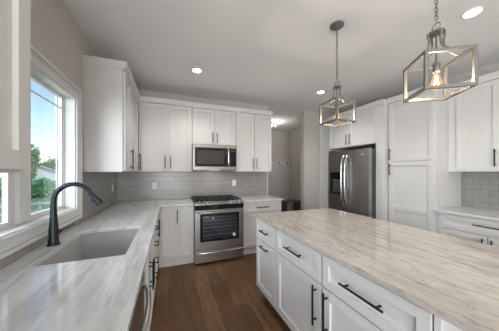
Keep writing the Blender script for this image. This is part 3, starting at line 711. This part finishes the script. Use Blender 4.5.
# ------------------------------------------------------------------ small things
def outlet(loc, rz, label):
    r = empty('outlet', loc, rz, label, 'outlet')
    b = BM(); box(b, -.036, .036, -.005, 0, -.058, .058, .002); obj('cover_plate', b, M['plastic'], r)
    for s in (-1, 1):
        b = BM(); box(b, -.016, .016, -.0065, -.005, s * .024 - .014, s * .024 + .014, .002); o = obj('socket', b, M['plastic'], r)
        b = BM(); box(b, -.008, -.005, -.0069, -.0066, s * .024 - .006, s * .024 + .006); box(b, .005, .008, -.0069, -.0066, s * .024 - .006, s * .024 + .006); obj('slot', b, M['dark'], o)
outlet((XL + TH, 3.50, 1.165), R90, 'white outlet on the left wall tile near the corner')
outlet((-.235, YB - TH, 1.155), 0, 'white outlet on the back tile left of the range')
outlet((1.16, YB - TH, 1.175), 0, 'white outlet on the back tile right of the range')
# coat rail with hooks in the mudroom
r = empty('coat_rail', (3.2, YM - .0225, 1.625), 0, 'white wall rail with dark coat hooks in the mudroom', 'coat rack')
b = BM(); box(b, -1.2, .56, -.02, 0, 0, .10, .003); obj('rail', b, M['trim'], r)
for x in (-.9, -.55, -.2, .15, .45):
    b = BM(); box(b, x - .012, x + .012, -.026, -.02, .02, .085, .002); tube(b, [(x, -.024, .06), (x, -.055, .075), (x, -.07, .10)], .006, 8); tube(b, [(x, -.024, .035), (x, -.05, .022), (x, -.06, .045)], .006, 8); obj('hook', b, M['dark'], r)
# dark stool in the mudroom
r = empty('stool', (3.02, 4.73, 0), math.radians(0), 'dark charcoal stool with wide panel legs beyond the back counter', 'stool')
b = BM(); box(b, -.24, .24, -.17, .17, .575, .62, .004); obj('seat', b, M['stool'], r)
for x in (-.205, .205):
    b = BM(); box(b, x - .02, x + .02, -.15, .15, 0, .5745, .003); obj('leg', b, M['stool'], r)
b = BM(); box(b, -.184, .184, -.01, .01, .18, .23, .002); obj('stretcher', b, M['stool'], r)

# ------------------------------------------------------------------ outdoors through the kitchen window
b = BM(); box(b, -90, XL - .2, -30, 110, -1.3, -1.0); tag(obj('lawn', b, M['grass']), kind='structure')
def wpt(px, d):
    u = (px - 249.5) / 205.0; s, c = .36355, .93157
    return d * (s + u * c), d * (c - u * s)
def tree(name, px, d, zc, rx, rz_, leaf, label, n, cat='tree', trunk=True, size=.22, group=None):
    x, y = wpt(px, d)
    r = empty(name, (x, y, -1.0), 0, label, cat, group); b = BM()
    blobs = [(random.uniform(-.5, .5) * rx, random.uniform(-.5, .5) * rx, random.uniform(-.55, .55) * rz_, random.uniform(.45, .75)) for _ in range(9)]
    for _ in range(n):
        bx, by, bz, br = random.choice(blobs)
        v = Vector((random.gauss(0, 1), random.gauss(0, 1), random.gauss(0, 1))).normalized() * (random.random() ** .4)
        p = Vector((bx + v.x * br * rx, by + v.y * br * rx, zc + 1.0 + bz + v.z * br * rz_))
        a = Vector((random.gauss(0, 1), random.gauss(0, 1), random.gauss(0, 1))).normalized(); c = a.orthogonal().normalized(); dd = a.cross(c)
        sz = size * random.uniform(.6, 1.3)
        b.faces.new([b.verts.new(p + q) for q in (c * sz, dd * sz * .6, -c * sz, -dd * sz * .6)])
    obj('foliage', b, leaf, r)
    if trunk:
        b = BM(); tube(b, [(0, 0, 0), (.05, .03, zc * .5 + .5), (.1, 0, zc + 1.0)], [.22, .17, .08], 8); obj('trunk', b, M['bark'], r)
tree('tree', 30, 34, 3.0, 1.5, 3.2, M['leafA'], 'leafy tree left of the neighbouring house outside the window', 2200, group=None)
tree('tree', 53, 66, 3.0, 3.6, 4.0, M['leafB'], 'leafy tree right of the neighbouring house outside the window', 2600)
tree('tree', 42, 96, 2.6, 7, 3.0, M['leafA'], 'broad tree rising behind the neighbouring house roof outside', 2600, size=.5)
tree('tree', 15, 38, 3.0, 3, 4.0, M['leafB'], 'tree seen through the left window half outside', 1800, size=.3)
tree('bush', 39, 19, -.2, 1.0, .95, M['leafC'], 'bright green bush in front of the neighbouring house outside', 2600, 'bush', False, .12)
tree('bush', 6, 15, -.35, .9, .8, M['leafC'], 'bright green bush outside the left window half', 2200, 'bush', False, .12)
tree('bush', 55, 22, -.5, 1.2, .6, M['leafB'], 'low dark bush right of the bright bush outside', 1500, 'bush', False, .14)
hx_, hy_ = wpt(40, 52)
h = empty('house', (hx_, hy_, -1.0), math.radians(24), 'neighbouring house with pale gabled roof seen through the window', 'house')
b = BM(); hw = 3.2; he, hr = 2.35, 3.75
v = [b.verts.new(p) for p in ((-hw, 0, 0), (hw, 0, 0), (hw, 0, he), (0, 0, hr), (-hw, 0, he))]; u_ = [b.verts.new((q.co.x, 8, q.co.z)) for q in v]
b.faces.new(v); b.faces.new(u_[::-1])
for i in range(5): b.faces.new((v[i], v[(i + 1) % 5], u_[(i + 1) % 5], u_[i]))
obj('walls', b, M['siding'], h)
b = BM()
for s in (-1, 1):
    P = [(0, -.4, hr + .02), (s * (hw + .5), -.4, he - .2), (s * (hw + .5), 8.4, he - .2), (0, 8.4, hr + .02)]
    A = [b.verts.new(p) for p in P]; B_ = [b.verts.new((p[0], p[1], p[2] + .18)) for p in P]
    b.faces.new(A); b.faces.new(B_)
    for i in range(4): b.faces.new((A[i], A[(i + 1) % 4], B_[(i + 1) % 4], B_[i]))
obj('roof', b, [M['roof']], h)
b = BM()
for s in (-1, 1):
    P = [(0, -.43, hr + .0), (s * (hw + .5), -.43, he - .22), (s * (hw + .5), -.43, he + .0), (0, -.43, hr + .22)]
    A = [b.verts.new(p) for p in P]; B_ = [b.verts.new((p[0], p[1] - .05, p[2])) for p in P]
    b.faces.new(A); b.faces.new(B_)
    for i in range(4): b.faces.new((A[i], A[(i + 1) % 4], B_[(i + 1) % 4], B_[i]))
obj('fascia', b, M['trim'], h)
# rail fence
fx, fy = wpt(40, 9)
f = empty('rail_fence', (fx, fy, -1.0), math.radians(26), 'grey rail fence in the yard outside the window', 'fence')
for x in (-3.6, -2.4, -1.2, 0, 1.2, 2.4):
    b = BM(); box(b, x - .05, x + .05, -.05, .05, 0, 1.1, .005); obj('post', b, M['fence'], f)
for z in (.62, .95):
    b = BM(); box(b, -3.8, 2.6, -.075, -.05, z, z + .10, .004); obj('rail', b, M['fence'], f)
